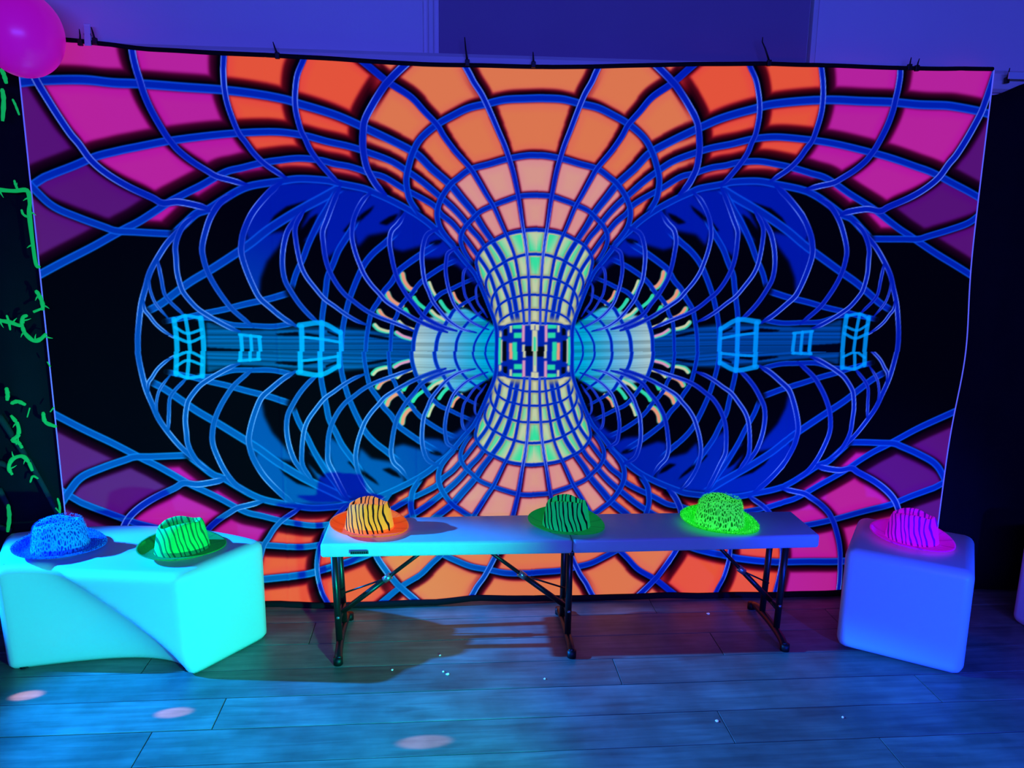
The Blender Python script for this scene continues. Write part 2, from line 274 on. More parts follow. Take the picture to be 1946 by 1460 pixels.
WARP={'LL':[[-0.0058,0.0011],[-0.0489,-0.0185],[-0.0019,0.0108],[-0.0515,0.0046],[-0.0709,0.0212],[-0.0605,-0.0229],[-0.0152,0.0005],[-0.0223,0.0069],[0.0609,0.0094],[0.0379,0.0248]],'UR':[[-0.0014,0.0023],[0.0142,0.0315],[-0.0262,-0.0089],[0.02,0.0076],[-0.0052,0.032],[-0.0033,0.0165],[0.0138,-0.0023],[0.0209,0.0349],[0.0321,0.0036],[-0.012,-0.0122]],'LR':[[-0.0046,-0.0006],[-0.014,0.0205],[0.0187,0.0229],[-0.0154,0.1123],[-0.0077,0.0309],[-0.0201,-0.0335],[0.0006,0.0441],[-0.0066,-0.0042],[0.073,-0.0129],[0.0094,0.0283]]}
RES=1.7  # mm per sample in the quadrant artwork
def paint_quadrant():
    X0,X1,Z0,Z1=-2010.,30.,ZC*1000-8,2300.
    nx=int((X1-X0)/RES); nz=int((Z1-Z0)/RES)
    gx=X0+(np.arange(nx)+.5)*RES; gz=Z0+(np.arange(nz)+.5)*RES
    ss=lambda a,b,x:(lambda t:t*t*(3-2*t))(np.clip((x-a)/(b-a),0,1))
    rng=np.random.default_rng(4)
    def pairs(f): return np.array(f,float).reshape(-1,2)
    def smooth(p,step=9.):
        p=np.vstack([2*p[0]-p[1],p,2*p[-1]-p[-2]]); out=[]
        for i in range(1,len(p)-2):
            a,b,c,d=p[i-1:i+3]; n=max(2,int(np.hypot(*(c-b))/step)+1)
            t=np.linspace(0,1,n,endpoint=False)[:,None]
            out.append(.5*((2*b)+(c-a)*t+(2*a-5*b+4*c-d)*t**2+(3*b-a-3*c+d)*t**3))
        return np.vstack(out+[p[-2:-1]])
    def dist(pts,w0,w1,reach,buf):
        # buf: distance beyond line axis, width stored too
        n=len(pts)-1
        D,W=buf[:2]
        for i in range(n):
            a,b=pts[i],pts[i+1]
            x0,x1=min(a[0],b[0])-reach,max(a[0],b[0])+reach; z0,z1=min(a[1],b[1])-reach,max(a[1],b[1])+reach
            i0,i1=max(0,int((x0-X0)/RES)),min(nx,int((x1-X0)/RES)+2); j0,j1=max(0,int((z0-Z0)/RES)),min(nz,int((z1-Z0)/RES)+2)
            if i0>=i1 or j0>=j1: continue
            dx,dz=b-a; L=dx*dx+dz*dz+1e-9
            px=gx[i0:i1][None,:]-a[0]; pz=gz[j0:j1][:,None]-a[1]
            t=np.clip((px*dx+pz*dz)/L,0,1)
            d=np.hypot(px-t*dx,pz-t*dz)
            s=D[j0:j1,i0:i1]; m=d<s
            s[m]=d[m]; W[j0:j1,i0:i1][m]=((w0+(w1-w0)*(i+.5)/n)*TH[j0:j1,i0:i1])[m]
            if len(buf)>2: buf[2][j0:j1,i0:i1][m]=(i+t[m])/n
    X,Z=np.meshgrid(gx,gz)
    TH=1-.30*ss(1800,1400,Z)*ss(-430,-180,X)
    def inside(poly):
        p=pairs(poly); acc=np.zeros((nz,nx),bool)
        for k in range(len(p)):
            (xa,za),(xb,zb)=p[k],p[(k+1)%len(p)]
            if za==zb: continue
            lo,hi=min(za,zb),max(za,zb)
            j0=np.searchsorted(gz,lo); j1=np.searchsorted(gz,hi)
            if j0>=j1: continue
            xi=xa+(gz[j0:j1]-za)*(xb-xa)/(zb-za)
            acc[j0:j1]^=gx[None,:]>xi[:,None]
        return acc
    def blur(a,r):
        r=max(1,int(r/RES)); 
        for ax in (0,1):
            for _ in range(2):
                c=np.cumsum(np.pad(a,[(r+1,r) if k==ax else (0,0) for k in (0,1)],mode='edge'),ax)
                n=a.shape[ax]
                a=(np.take(c,np.arange(2*r+1,2*r+1+n),ax)-np.take(c,np.arange(0,n),ax))/(2*r+1)
        return a
    col=np.zeros((nz,nx,3)); col[:]=(1,1,10)
    def lay(mask,c): 
        m=mask[...,None] if mask.ndim==2 else mask
        col[:]=col*(1-m)+np.array(c,float)*m if np.ndim(c)==1 else col*(1-m)+c*m
    # deep blue crescents of the torus
    for b in BLUES: lay(blur(inside(b).astype(float),7),(0,8,150))
    for b in BLACKS: lay(blur(inside(b).astype(float),5),(0,0,12))
    # streaks along the axis
    st=blur(inside(STREAK).astype(float),6)
    row=np.interp(gz,np.arange(gz[0]-20,gz[-1]+20,5.),rng.random(int((gz[-1]-gz[0]+40)/5)+1)[:len(np.arange(gz[0]-20,gz[-1]+20,5.))])
    row=.45+.55*row
    lay(st,np.stack([0*X,70*np.ones_like(X)*row[:,None],165*row[:,None]+0*X],2))
    for s in SLIT: lay(blur(inside(s).astype(float),3),(0,2,22))
    # pale core cells
    cy=blur(inside(CYAN).astype(float),4)
    t=(X+480)/330.
    k0,k1,k2=np.array([170,195,178.]),np.array([95,172,195.]),np.array([0,160,190.])
    cc=np.where((t<.45)[...,None],k0+(k1-k0)*np.clip(t/.45,0,1)[...,None],k1+(k2-k1)*np.clip((t-.45)/.4,0,1)[...,None])
    rr=.72+.36*np.interp(gz,np.arange(gz[0]-20,gz[-1]+20,5.),rng.random(len(np.arange(gz[0]-20,gz[-1]+20,5.))))
    lay(cy,np.clip(cc*rr[:,None,None],0,255))
    PAL={'o':(238,150,112),'k':(205,205,150),'e':(40,215,150),'p':(222,150,170),'n':(0,25,150),'x':(4,8,14)}
    for c,w,p in CRES:
        D=np.full((nz,nx),1e3); W=np.zeros((nz,nx)); dist(smooth(pairs(p)),w,w*.7,w+4,(D,W))
        lay(1-ss(.3,.62,D/np.maximum(W,1)),(60,205,160)); 
        D2=np.full((nz,nx),1e3); dist(smooth(pairs(p)+[2.5,3.]),w*.7,w*.5,w+4,(D2,W)); lay(1-ss(.15,.5,D2/np.maximum(w*.8,1)),PAL[c])
    # --- printed panels
    fill=inside(FILL)
    base=np.zeros((nz,nx,3)); base[:]=(182,24,146)
    base[inside(PURP)]=(84,6,110)
    o1=inside(OR1); base[o1]=(230,74,56)
    low=np.clip((1830-Z)/200,0,1)[...,None]
    base=np.where(o1[...,None],base+(np.array([236,118,100])-base)*low,base)
    base[inside(OR2)]=(222,108,74)
    base[inside(PINK)]=(216,140,128)
    gmask=inside(GRN)
    # distance to every grid line
    D=np.full((nz,nx),90.); W=np.full((nz,nx),20.)
    for s,w0,w1,p in CURVES:
        if s!='b': dist(smooth(pairs(p)),w0,w1,90,(D,W))
    E=np.clip(D-W/2,0,90)                       # clear distance to the nearest line edge
    far=ss(6,45,E)[...,None]*(~gmask)[...,None]
    base=base+np.array([0,10,-4])*far
    gn=ss(3.5,7,E)*ss(1180,1420,Z)*(.55+.45*np.sin(X/19.+Z/31.))
    base=np.where(gmask[...,None],np.array([205,205,150.])+(np.array([52,222,142.])-np.array([205,205,150.]))*np.clip(gn,0,1)[...,None],base)
    def shifted(dx,dz):                         # clear distance sampled at (x+dx, z+dz)
        jx=np.clip(((X+dx-X0)/RES).astype(int),0,nx-1); jz=np.clip(((Z+dz-Z0)/RES).astype(int),0,nz-1)
        return E[jz,jx]
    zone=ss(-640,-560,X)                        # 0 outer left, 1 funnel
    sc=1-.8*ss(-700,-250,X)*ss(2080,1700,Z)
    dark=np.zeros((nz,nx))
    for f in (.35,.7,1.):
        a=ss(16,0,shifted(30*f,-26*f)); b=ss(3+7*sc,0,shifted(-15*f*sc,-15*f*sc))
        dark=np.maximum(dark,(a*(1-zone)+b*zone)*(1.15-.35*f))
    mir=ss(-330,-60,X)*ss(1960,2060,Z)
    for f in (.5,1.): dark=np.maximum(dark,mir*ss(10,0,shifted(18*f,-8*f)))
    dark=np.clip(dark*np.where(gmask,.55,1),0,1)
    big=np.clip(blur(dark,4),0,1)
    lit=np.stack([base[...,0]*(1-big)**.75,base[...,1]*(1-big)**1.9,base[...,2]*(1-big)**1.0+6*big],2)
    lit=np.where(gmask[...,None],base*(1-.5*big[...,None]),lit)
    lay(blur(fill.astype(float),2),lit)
    for c,x0,za,x1,zb in RECTS:
        m=((X>x0)&(X<x1)&(Z<za)&(Z>zb)).astype(float); lay(blur(m,2),PAL[c])
    # --- lines
    BD=np.full((nz,nx),1e3); BW=np.full((nz,nx),1.); BT=np.zeros((nz,nx))
    order={'s':0,'g':1,'c':2,'b':3}
    for s,w0,w1,p in sorted(CURVES,key=lambda q:order[q[0]]):
        pts=smooth(pairs(p)); r=max(w0,w1)*.75+8
        lo=pts.min(0)-r; hi=pts.max(0)+r
        sl=(slice(max(0,int((lo[1]-Z0)/RES)),max(0,min(nz,int((hi[1]-Z0)/RES)+1))),slice(max(0,int((lo[0]-X0)/RES)),max(0,min(nx,int((hi[0]-X0)/RES)+1))))
        BD[sl]=1e3; BW[sl]=1.
        dist(pts,w0,w1,r-3,(BD,BW,BT)); ln=np.hypot(*np.diff(pts,axis=0).T).sum(); en=np.minimum(BT[sl],1-BT[sl])*ln; en=np.where((Z[sl]<ZC*1000+60)|(X[sl]>-60),99,en)
        d=BD[sl]; h=BW[sl]/2; t=d/h
        if d.size==0: continue
        if s=='b': al=.85*(1-ss(.7,1.15,t)); c=np.array([0,148,235.])+0*t[...,None]
        elif s=='s':
            al=(1-ss(.82,1.22,t))*ss(-6,26,en); e=ss(.45,.95,t)[...,None]; c=np.array([0,22,156.])*(1-e)+np.array([10,74,206.])*e
        else:
            h=h*(.55+.45*ss(0,40,en)); al=1-ss(-1.2,1.2,d-h); e=np.exp(-((h-2.2-d)/1.9)**2)[...,None]
            hi=np.array([112,150,240.]) if s=='c' else np.array([26,80,205.])
            mod=.65+.35*np.sin(X[sl]/37.+Z[sl]/53.)[...,None]
            e=np.clip(e*mod*ss(4,46,en)[...,None],0,1); c=np.array([0,13,158.])*(1-e)+hi*e
        a=al[...,None]; col[sl]=col[sl]*(1-a)+c*a
    return col,(X0,Z0,nx,nz)
def basis(x,y): return np.stack([np.ones_like(x),x,y,x*x,x*y,y*y,x**3,x*x*y,x*y*y,y**3],-1)
def cloth_colour(u,v):
    """u: metres from the print's middle, v: height in metres -> sRGB 0..255"""
    col,(X0,Z0,nx,nz)=paint_quadrant()
    y=v-ZC; out=np.zeros(u.shape+(3,))
    for n,m,sx,sz in (('UL',(u<0)&(y>=0),1,1),('LL',(u<0)&(y<0),1,-1),('UR',(u>=0)&(y>=0),-1,1),('LR',(u>=0)&(y<0),-1,-1)):
        a,b=u[m]*sx,y[m]*sz
        if n!='UL':
            d=basis(a,b)@np.array(WARP[n]); a=a+d[:,0]; b=b+d[:,1]
        fx=np.clip((np.minimum(a,0)*1000-X0)/RES-.5,0,nx-1.001); fz=np.clip(((np.maximum(b,0)+ZC)*1000-Z0)/RES-.5,0,nz-1.001)
        i,j=fx.astype(int),fz.astype(int); p=(fx-i)[:,None]; q=(fz-j)[:,None]
        out[m]=(col[j,i]*(1-p)+col[j,i+1]*p)*(1-q)+(col[j+1,i]*(1-p)+col[j+1,i+1]*p)*q
    return out

def tapestry():
    root = empty('tapestry', (XC, YT, 0))
    tag(root, 'huge glowing tapestry printed with an orange and blue wormhole grid', 'tapestry')
    nu, nv = 1360, 800
    U0, U1 = -1.857, 1.773
    tx = np.array([-1.86, -1.716, -1.413, -.953, -.461, .026, .444, .851, 1.058, 1.373, 1.78])
    tz = np.array([2.196, 2.189, 2.163, 2.155, 2.141, 2.143, 2.163, 2.18, 2.18, 2.178, 2.186]) - .006
    bx = np.array([-1.86, -1.045, -.809, -.461, -.24, .209, .551, .901, 1.351, 1.78]); bz = np.array([.02, .024, .014, .008, .028, .010, .020, .006, .014, .01])
    u = np.linspace(U0, U1, nu); s = np.linspace(0, 1, nv)
    top = np.interp(u, tx, tz); bot = np.interp(u, bx, bz)
    k = np.ones(25) / 25; pad = lambda q: np.convolve(np.pad(q, 12, mode='edge'), k, 'valid')
    top, bot = pad(top), pad(bot)
    UU = np.repeat(u[None], nv, 0); VV = bot[None] + s[:, None] * (top - bot)[None]
    rgb = cloth_colour(UU.ravel(), VV.ravel()) / 255.
    linr = np.where(rgb <= .04045, rgb / 12.92, ((rgb + .055) / 1.055) ** 2.4)
    x = UU + .026 * np.exp(-((VV - 1.06) / .26) ** 2) * np.clip(UU / 1.77, 0, 1) ** 10
    fold = .0035 * np.sin(UU * 9.3 + .6 * np.sin(VV * 2.1)) + .002 * np.sin(UU * 23. + VV * 1.7) + .005 * np.sin(UU * 3.1 + 1.) * (1 - VV / 2.2)
    # slanting pull folds below the hung corner, pressed creases from packing
    for cu, sl, am in ((-1.62, .35, .007), (-1.5, .5, .006), (1.62, -.25, .005)):
        q = (UU - cu - (2.1 - VV) * sl); fold -= am * np.exp(-(q / .035) ** 2) * np.clip((VV - 1.3) / .8, 0, 1)
    for cu in (-.47, .012, .6, 1.06, -1.0): fold -= .0025 * np.exp(-((UU - cu) / .006) ** 2)
    yy = -.004 + fold - .018 * np.exp(-VV / .05)
    co = np.stack([x, yy, VV], 2).reshape(-1, 3).astype(np.float32)
    me = bpy.data.meshes.new('cloth')
    i = np.arange(nu - 1)[None] + np.arange(nv - 1)[:, None] * nu
    q = np.stack([i, i + 1, i + 1 + nu, i + nu], 2).reshape(-1, 4).astype(np.int32)
    me.vertices.add(nu * nv); me.vertices.foreach_set('co', co.ravel())
    nf = len(q); me.loops.add(nf * 4); me.loops.foreach_set('vertex_index', q.ravel())
    me.polygons.add(nf); me.polygons.foreach_set('loop_start', np.arange(0, nf * 4, 4, dtype=np.int32)); me.polygons.foreach_set('use_smooth', np.ones(nf, bool))
    me.update(calc_edges=True)
    at = me.color_attributes.new('print', 'FLOAT_COLOR', 'POINT')
    at.data.foreach_set('color', np.concatenate([linr, np.ones((nu * nv, 1))], 1).astype(np.float32).ravel())
    M = bpy.data.materials.new('fluorescent_printed_cloth'); M.use_nodes = True; nt = M.node_tree; b = nt.nodes['Principled BSDF']; L = nt.links
    A = nt.nodes.new('ShaderNodeAttribute'); A.attribute_name = 'print'
    dm = nt.nodes.new('ShaderNodeVectorMath'); dm.operation = 'SCALE'; dm.inputs['Scale'].default_value = .44; 
    # the blue ink reflects green-cyan light as well as glowing blue
    sp = nt.nodes.new('ShaderNodeSeparateColor'); L.new(A.outputs['Color'], sp.inputs[0])
    sb = nt.nodes.new('ShaderNodeMath'); sb.operation = 'SUBTRACT'; sb.use_clamp = True; L.new(sp.outputs[2], sb.inputs[0]); L.new(sp.outputs[0], sb.inputs[1])
    ma = nt.nodes.new('ShaderNodeMath'); ma.operation = 'MULTIPLY_ADD'; ma.inputs[1].default_value = .75; L.new(sb.outputs[0], ma.inputs[0]); L.new(sp.outputs[1], ma.inputs[2])
    cb = nt.nodes.new('ShaderNodeCombineColor'); L.new(sp.outputs[0], cb.inputs[0]); L.new(ma.outputs[0], cb.inputs[1]); L.new(sp.outputs[2], cb.inputs[2]); L.new(cb.outputs[0], dm.inputs[0])
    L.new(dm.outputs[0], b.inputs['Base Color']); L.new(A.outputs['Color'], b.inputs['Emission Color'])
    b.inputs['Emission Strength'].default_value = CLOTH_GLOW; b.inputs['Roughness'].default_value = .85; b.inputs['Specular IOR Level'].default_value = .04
    tc = nt.nodes.new('ShaderNodeTexCoord'); wv = nt.nodes.new('ShaderNodeTexNoise'); wv.inputs['Scale'].default_value = 420; L.new(tc.outputs['Object'], wv.inputs['Vector'])
    bp = nt.nodes.new('ShaderNodeBump'); bp.inputs['Strength'].default_value = .15; bp.inputs['Distance'].default_value = .001; L.new(wv.outputs['Fac'], bp.inputs['Height']); L.new(bp.outputs['Normal'], b.inputs['Normal'])
    link('cloth', me, M, root)
    P = lambda jj, ii: co[jj * nu + ii]
    M_sel = glow('pale_selvedge_thread', (110, 120, 255), .55)
    for ii, sg in ((0, -1), (nu - 1, 1)):
        bm = bmesh.new(); tube(bm, [Vector(P(jj, ii)) + Vector((sg * .001, -.002, 0)) for jj in range(0, nv, 14)], .0026, 5); obj('selvedge', bm, M_sel, root, True)
    bm = bmesh.new(); tube(bm, [Vector(P(nv - 1, ii)) + Vector((0, 0, .002)) for ii in range(0, nu, 14)], .008, 8); obj('top_hem', bm, M_black, root, True)
    bm = bmesh.new(); tube(bm, [Vector(P(0, ii)) + Vector((0, -.008, max(0, .0135 - P(0, ii)[2]))) for ii in range(0, nu, 14)], .0135, 8); obj('bottom_hem_and_shade', bm, M_black, root, True)  # black border roll, thickened to stand in also for the shade at the floor
    return root
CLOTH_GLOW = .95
tapestry()

# ------------------------------------------------------------------ drapes beside the tapestry
def drape_mesh(bm, x0, x1, z0, z1, y0, amp, freq, ph, n=90, nz=14, th=.004, edge=None, back=.0):
    def pt(i, j, k):
        x = x0 + (x1 - x0) * i / n; z = z0 + (z1 - z0) * j / nz
        e = back * (1 - sst(.085, .21, abs(x - edge))) if edge is not None else 0
        z -= (.045 if z > 1.8 else 0) * (e / back if back else 0)
        return (x, y0 + e + amp * math.sin(x * freq + ph + .35 * math.sin(z * 2)) + amp * .4 * math.sin(x * freq * 2.3 + 1.7) + k * th, z)
    V = [[[bm.verts.new(pt(i, j, k)) for j in range(nz + 1)] for i in range(n + 1)] for k in (0, 1)]
    for k in (0, 1):
        for i in range(n):
            for j in range(nz):
                f = (V[k][i][j], V[k][i + 1][j], V[k][i + 1][j + 1], V[k][i][j + 1]); bm.faces.new(f if k == 0 else f[::-1])
    for i in range(n):
        bm.faces.new((V[0][i + 1][0], V[0][i][0], V[1][i][0], V[1][i + 1][0])); bm.faces.new((V[0][i][nz], V[0][i + 1][nz], V[1][i + 1][nz], V[1][i][nz]))
    for j in range(nz):
        bm.faces.new((V[0][0][j], V[0][0][j + 1], V[1][0][j + 1], V[1][0][j])); bm.faces.new((V[0][n][j + 1], V[0][n][j], V[1][n][j], V[1][n][j + 1]))
ld = empty('drape', (-2.3, 3.06, 0)); tag(ld, 'black drape with glowing green thorny vines, left of the tapestry', 'drape')
bm = bmesh.new(); drape_mesh(bm, -.95, .86, .01, 2.16, .0, .008, 11, .4, edge=.86, back=.052); obj('cloth', bm, M_black, ld, True)
rd = empty('drape', (2.9, 3.06, 0)); tag(rd, 'plain black drape hanging right of the tapestry', 'drape')
bm = bmesh.new(); drape_mesh(bm, -.84, 1.1, .01, 2.135, .0, .008, 9, 1.1, edge=-.84, back=.052); obj('cloth', bm, M_black, rd, True)
o = boxo('tape_strip', (-.75, -.58, -.024, -.018, 2.138, 2.163), M_white, rd, .001); o['label'] = 'pale strip along the top edge'
VINES = [[-1542,2069,-1534,2049,-1529,2021],[-1545,2004,-1544,1965,-1555,1895],[-1514,1970,-1506,1949,-1497,1917],[-1607,1665,-1586,1660,-1541,1657,-1497,1659,-1492,1617,-1497,1586,-1497,1516,-1493,1403,-1480,1388],[-1537,1695,-1534,1677,-1527,1659],[-1523,1593,-1518,1575,-1499,1564],[-1503,1304,-1491,1283,-1484,1256,-1485,1231],[-1484,1239,-1518,1225],[-1654,1196,-1636,1192,-1604,1186,-1568,1175,-1558,1204,-1542,1212],[-1564,1175,-1556,1146,-1529,1118,-1504,1124,-1482,1144],[-1614,1213,-1609,1188,-1607,1157],[-1488,1039,-1479,1020],[-1644,942,-1642,916,-1646,892],[-1634,880,-1609,888,-1582,875],[-1581,827,-1568,863],[-1639,835,-1618,798,-1620,758,-1643,739,-1623,729,-1611,706],[-1522,847,-1517,808,-1479,789],[-1496,847,-1481,865],[-1658,601,-1668,630,-1651,663,-1616,675,-1595,654,-1583,616],[-1596,570,-1584,595,-1565,585],[-1502,506,-1497,476,-1498,444],[-1498,444,-1513,467],[-1686,483,-1687,430,-1699,372]]
BRANCH = [[-1690,833,-1643,741,-1587,626,-1506,423],[-1710,648,-1664,627],[-1721,543,-1692,469],[-1738,388,-1691,372]]
M_vine = glow('glowing_vine_green', (14, 200, 96), .6, (10, 110, 60))
M_bough = mat('dark_bough', (28, 44, 42), .9)
THIN = (2, 4, 5, 10, 11, 14, 17, 19, 20, 21)
for k, v in enumerate(VINES):
    pts = [(v[i] / 1000 + 2.3, -.034, v[i + 1] / 1000) for i in range(0, len(v), 2)]
    pts = catmull(pts, 5) if len(pts) > 2 else [Vector(p) for p in pts]
    r = .0042 if k in THIN else .0074
    bm = bmesh.new(); n = len(pts)
    tube(bm, pts, (lambda t, r=r: r * (.35 + .65 * min(1, 5 * min(t + .06, 1.06 - t)) + .12 * math.sin(t * 21))), 8)
    vo = obj('vine', bm, M_vine, ld, True)
    if n > 11:
        for q in range(4, n - 2, 7):
            d = (pts[q + 1] - pts[q]).normalized(); side = Vector((-d.z, -.3, d.x)) * (1 if (q // 7) % 2 else -1)
            tubeo('thorn', [pts[q], pts[q] + side * .016 + d * .006, pts[q] + side * .026 + d * .012], .004, M_vine, vo, 6, .0008)
for v in BRANCH:
    pts = catmull([(v[i] / 1000 + 2.3, -.022, v[i + 1] / 1000) for i in range(0, len(v), 2)], 5)
    bm = bmesh.new(); tube(bm, pts, .012, 7, .009); obj('bough', bm, M_bough, ld, True)

# ------------------------------------------------------------------ cable ties holding the tapestry to the rail
def tie(label, pts, group=None):
    root = empty('cable_tie', (pts[0][0], 3.07, pts[0][1]))
    tag(root, label, 'cable tie')
    P = [Vector((p[0] - pts[0][0], 0.002 * i, p[1] - pts[0][1])) for i, p in enumerate(pts)]
    tubeo('tail', P, .0042, M_tie, root, 6, .0016)
    bm = bmesh.new(); box(bm, -.008, .008, -.006, .008, -.016, .006, bev=.002); obj('lock_head', bm, M_tie, root)
tie('short black cable tie left of the pale clip above the tapestry corner', [(-1.288, 2.177), (-1.287, 2.197), (-1.289, 2.217)])
tie('black cable tie right of the pale clip above the tapestry corner', [(-1.238, 2.183), (-1.243, 2.207), (-1.248, 2.225)])
tie('stubby black cable tie above the first orange panel row', [(-.609, 2.153), (-.617, 2.175), (-.623, 2.195)])
tie('long straight black cable tie just right of the wall strip', [(.074, 2.149), (.068, 2.19), (.064, 2.232)])
tie('thin black cable tie above the middle of the tapestry', [(.318, 2.149), (.317, 2.17), (.316, 2.189)])
tie('long bent black cable tie near the right wall strip', [(1.213, 2.18), (1.195, 2.225), (1.182, 2.25), (1.183, 2.267)])
tie('left one of two short black ties near the right tapestry corner', [(1.768, 2.181), (1.770, 2.197), (1.773, 2.212)])
tie('right one of two short black ties near the right tapestry corner', [(1.798, 2.178), (1.801, 2.193), (1.806, 2.209)])
tie('short black cable tie on the pale strip of the right drape', [(2.168, 2.144), (2.172, 2.165), (2.176, 2.185)])
cl = empty('spring_clip', (-1.262, 3.075, 2.18)); tag(cl, 'small pale spring clip between two cable ties, upper left', 'clip')
for sy in (-1, 1):
    bm = bmesh.new(); box(bm, -.011, .011, sy * .006 - .002, sy * .006 + .002, -.02, .055, bev=.0018); o = obj('jaw', bm, M_white, cl); o.rotation_euler = (sy * R(7), 0, R(4))
tubeo('spring', [(-.012, 0, .02), (.012, 0, .02)], .005, M_chrome, cl)

# ------------------------------------------------------------------ balloon
bl = empty('balloon', (-1.378, 2.85, 2.152)); tag(bl, 'shiny magenta balloon in the upper left corner', 'balloon')
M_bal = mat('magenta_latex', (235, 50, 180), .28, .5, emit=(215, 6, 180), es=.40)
bm = bmesh.new(); bmesh.ops.create_uvsphere(bm, u_segments=48, v_segments=32, radius=.126)
for v in bm.verts:
    t = (v.co.z / .126); v.co.z *= 1.12
    if t > .2: f = 1 - .22 * ((t - .2) / .8) ** 2; v.co.x *= f; v.co.y *= f; v.co.z += .02 * ((t - .2) / .8) ** 2
o = obj('skin', bm, M_bal, bl, True); o.rotation_euler = (R(-8), R(-16), 0)
bm = bmesh.new(); tube(bm, [(0, 0, .150), (0, 0, .160), (0, 0, .166), (0, 0, .176)], lambda t: (.010, .005, .007, .014)[min(3, int(t * 3.01))], 12); o = obj('knot', bm, M_bal, bl, True); o.rotation_euler = (R(-8), R(-16), 0)
d = Euler((R(-8), R(-16), 0)).to_matrix() @ Vector((0, 0, .165))
tubeo('ribbon', [d, d + Vector((-.03, .03, .09)), d + Vector((-.05, .1, .25)), d + Vector((-.06, .2, .5))], .0014, M_white, bl, 5)

# ------------------------------------------------------------------ curved bench, cubes
def curved_bench():
    root = empty('curved_bench', (-1.2, 2.75, 0)); tag(root, 'cyan-lit white plastic bench with a scooped front, left of the folding bench', 'bench')
    Hh = .392; c = Vector((-1.297, 1.986)); ri, ro = .690, 1.062; aL, aR = R(111.3), R(54.4)
    n, nz = 48, 26
    def front(s, h):      # s: 0 left .. 1 right along the front, h: 0 bottom .. 1 top
        l = c + ri * Vector((math.cos(aL), math.sin(aL))); r = c + ri * Vector((math.cos(aR), math.sin(aR)))
        p = l.lerp(r, s); nrm = Vector((-(r - l).y, (r - l).x)).normalized()
        sr = .985 - .66 * h ** 1.35
        q = max(0., (sr - s) / sr)
        scoop = (.108 - .052 * h) * (math.sin(math.pi * min(1, q) ** .62)) ** .95 if q > 0 else 0
        lean = .020 * (1 - h)                       # the foot stands a little further back
        return p + nrm * (scoop * (1 - .25 * h) + lean)
    def back(s):
        a = aL + (aR - aL) * s; return c + ro * Vector((math.cos(a), math.sin(a)))
    rr = .034; nr = 7
    loops = []                                      # outlines from the floor up
    lev = [(h, 0.) for h in np.linspace(0, 1 - rr / Hh, nz)] + [(1 - rr / Hh + rr / Hh * math.sin(t), rr * (1 - math.cos(t))) for t in np.linspace(0, math.pi / 2, nr)[1:]]
    ne = 12
    for h, ins in lev:
        P = [front(i / n, h) for i in range(n + 1)]
        fr, bk = P[-1], back(1); P += [fr.lerp(bk, k / ne) for k in range(1, ne)]
        P += [back(1 - i / n) for i in range(n + 1)]
        b0, f0 = back(0), P[0]; P += [b0.lerp(f0, k / ne) for k in range(1, ne)]
        N = len(P); Q = []
        # rounded vertical corners
        for _ in range(3):
            P = [P[i] * .5 + (P[i - 1] + P[(i + 1) % N]) * .25 for i in range(N)]
        for i in range(N):
            t = (P[(i + 1) % N] - P[i - 1]); t = t.normalized() if t.length > 1e-6 else Vector((1, 0))
            Q.append(P[i] + Vector((-t.y, t.x)) * (ins + (.012 * (1 - h / .04) if h < .04 else 0)))
        loops.append([(p.x + 1.2, p.y - 2.75, h * Hh) for p in Q])
    bm = bmesh.new(); V = [[bm.verts.new(p) for p in l] for l in loops]; N = len(V[0])
    for a, b in zip(V, V[1:]):
        for i in range(N): bm.faces.new((a[i], a[(i + 1) % N], b[(i + 1) % N], b[i]))
    # seat top: strips between front and back outline, gently crowned
    top = V[-1]; m_ = 10; grid = []
    F = [top[i] for i in range(n + 1)]; B = [top[n + ne + n - i] for i in range(n + 1)]
    for i in range(n + 1):
        colv = [F[i]]
        for k in range(1, ne):
            if i == n: colv.append(top[n + k])
            elif i == 0: colv.append(top[N - k])
            else:
                p = F[i].co.lerp(B[i].co, k / ne); s = i / n
                dish = sum(math.exp(-(((s - q) / .2) ** 2 + ((k / ne - .5) / .36) ** 2)) for q in (.22, .76))
                p.z -= .006 * dish * min(1, 4 * s, 4 * (1 - s)); colv.append(bm.verts.new(p))
        colv.append(B[i]); grid.append(colv)
    for i in range(n):
        for k in range(ne): bm.faces.new((grid[i][k], grid[i + 1][k], grid[i + 1][k + 1], grid[i][k + 1]))
    bm.faces.new(V[0][::-1])
    obj('body', bm, M_poly, root, True)
    # low rubber pads
    for px, py in ((-1.5, 2.68), (-.92, 2.63), (-.72, 2.86), (-1.6, 2.9)):
        bm = bmesh.new(); tube(bm, [(px + 1.2, py - 2.75, 0), (px + 1.2, py - 2.75, .006)], .018, 12); obj('foot_pad', bm, M_tie, root)
curved_bench()
def cube_seat(label, loc, rz, size=.425, h=.402):
    root = empty('cube_seat', loc, rz); tag(root, label, 'cube seat', 'blue cube seats')
    bm = bmesh.new(); s = size / 2; box(bm, -s, s, -s, s, .004, h, bev=.036, seg=6)
    for v in bm.verts:
        f = 1 - .012 * (v.co.z / h); v.co.x *= f; v.co.y *= f
    obj('body', bm, M_poly, root, True)
    bm = bmesh.new(); tube(bm, [(0, 0, 0), (0, 0, .006)], .06, 20); obj('base_plug', bm, M_tie, root)
    for sx in (-1, 1):
        for sy in (-1, 1):
            bm = bmesh.new(); tube(bm, [(sx * .15, sy * .15, 0), (sx * .15, sy * .15, .006)], .014, 10); obj('foot_pad', bm, M_tie, root)
cube_seat('blue-lit white plastic cube seat carrying the magenta hat', (1.757, 2.692, 0), R(-34.4))
cube_seat('blue cube seat barely showing at the right edge', (2.52, 2.62, 0), R(8))

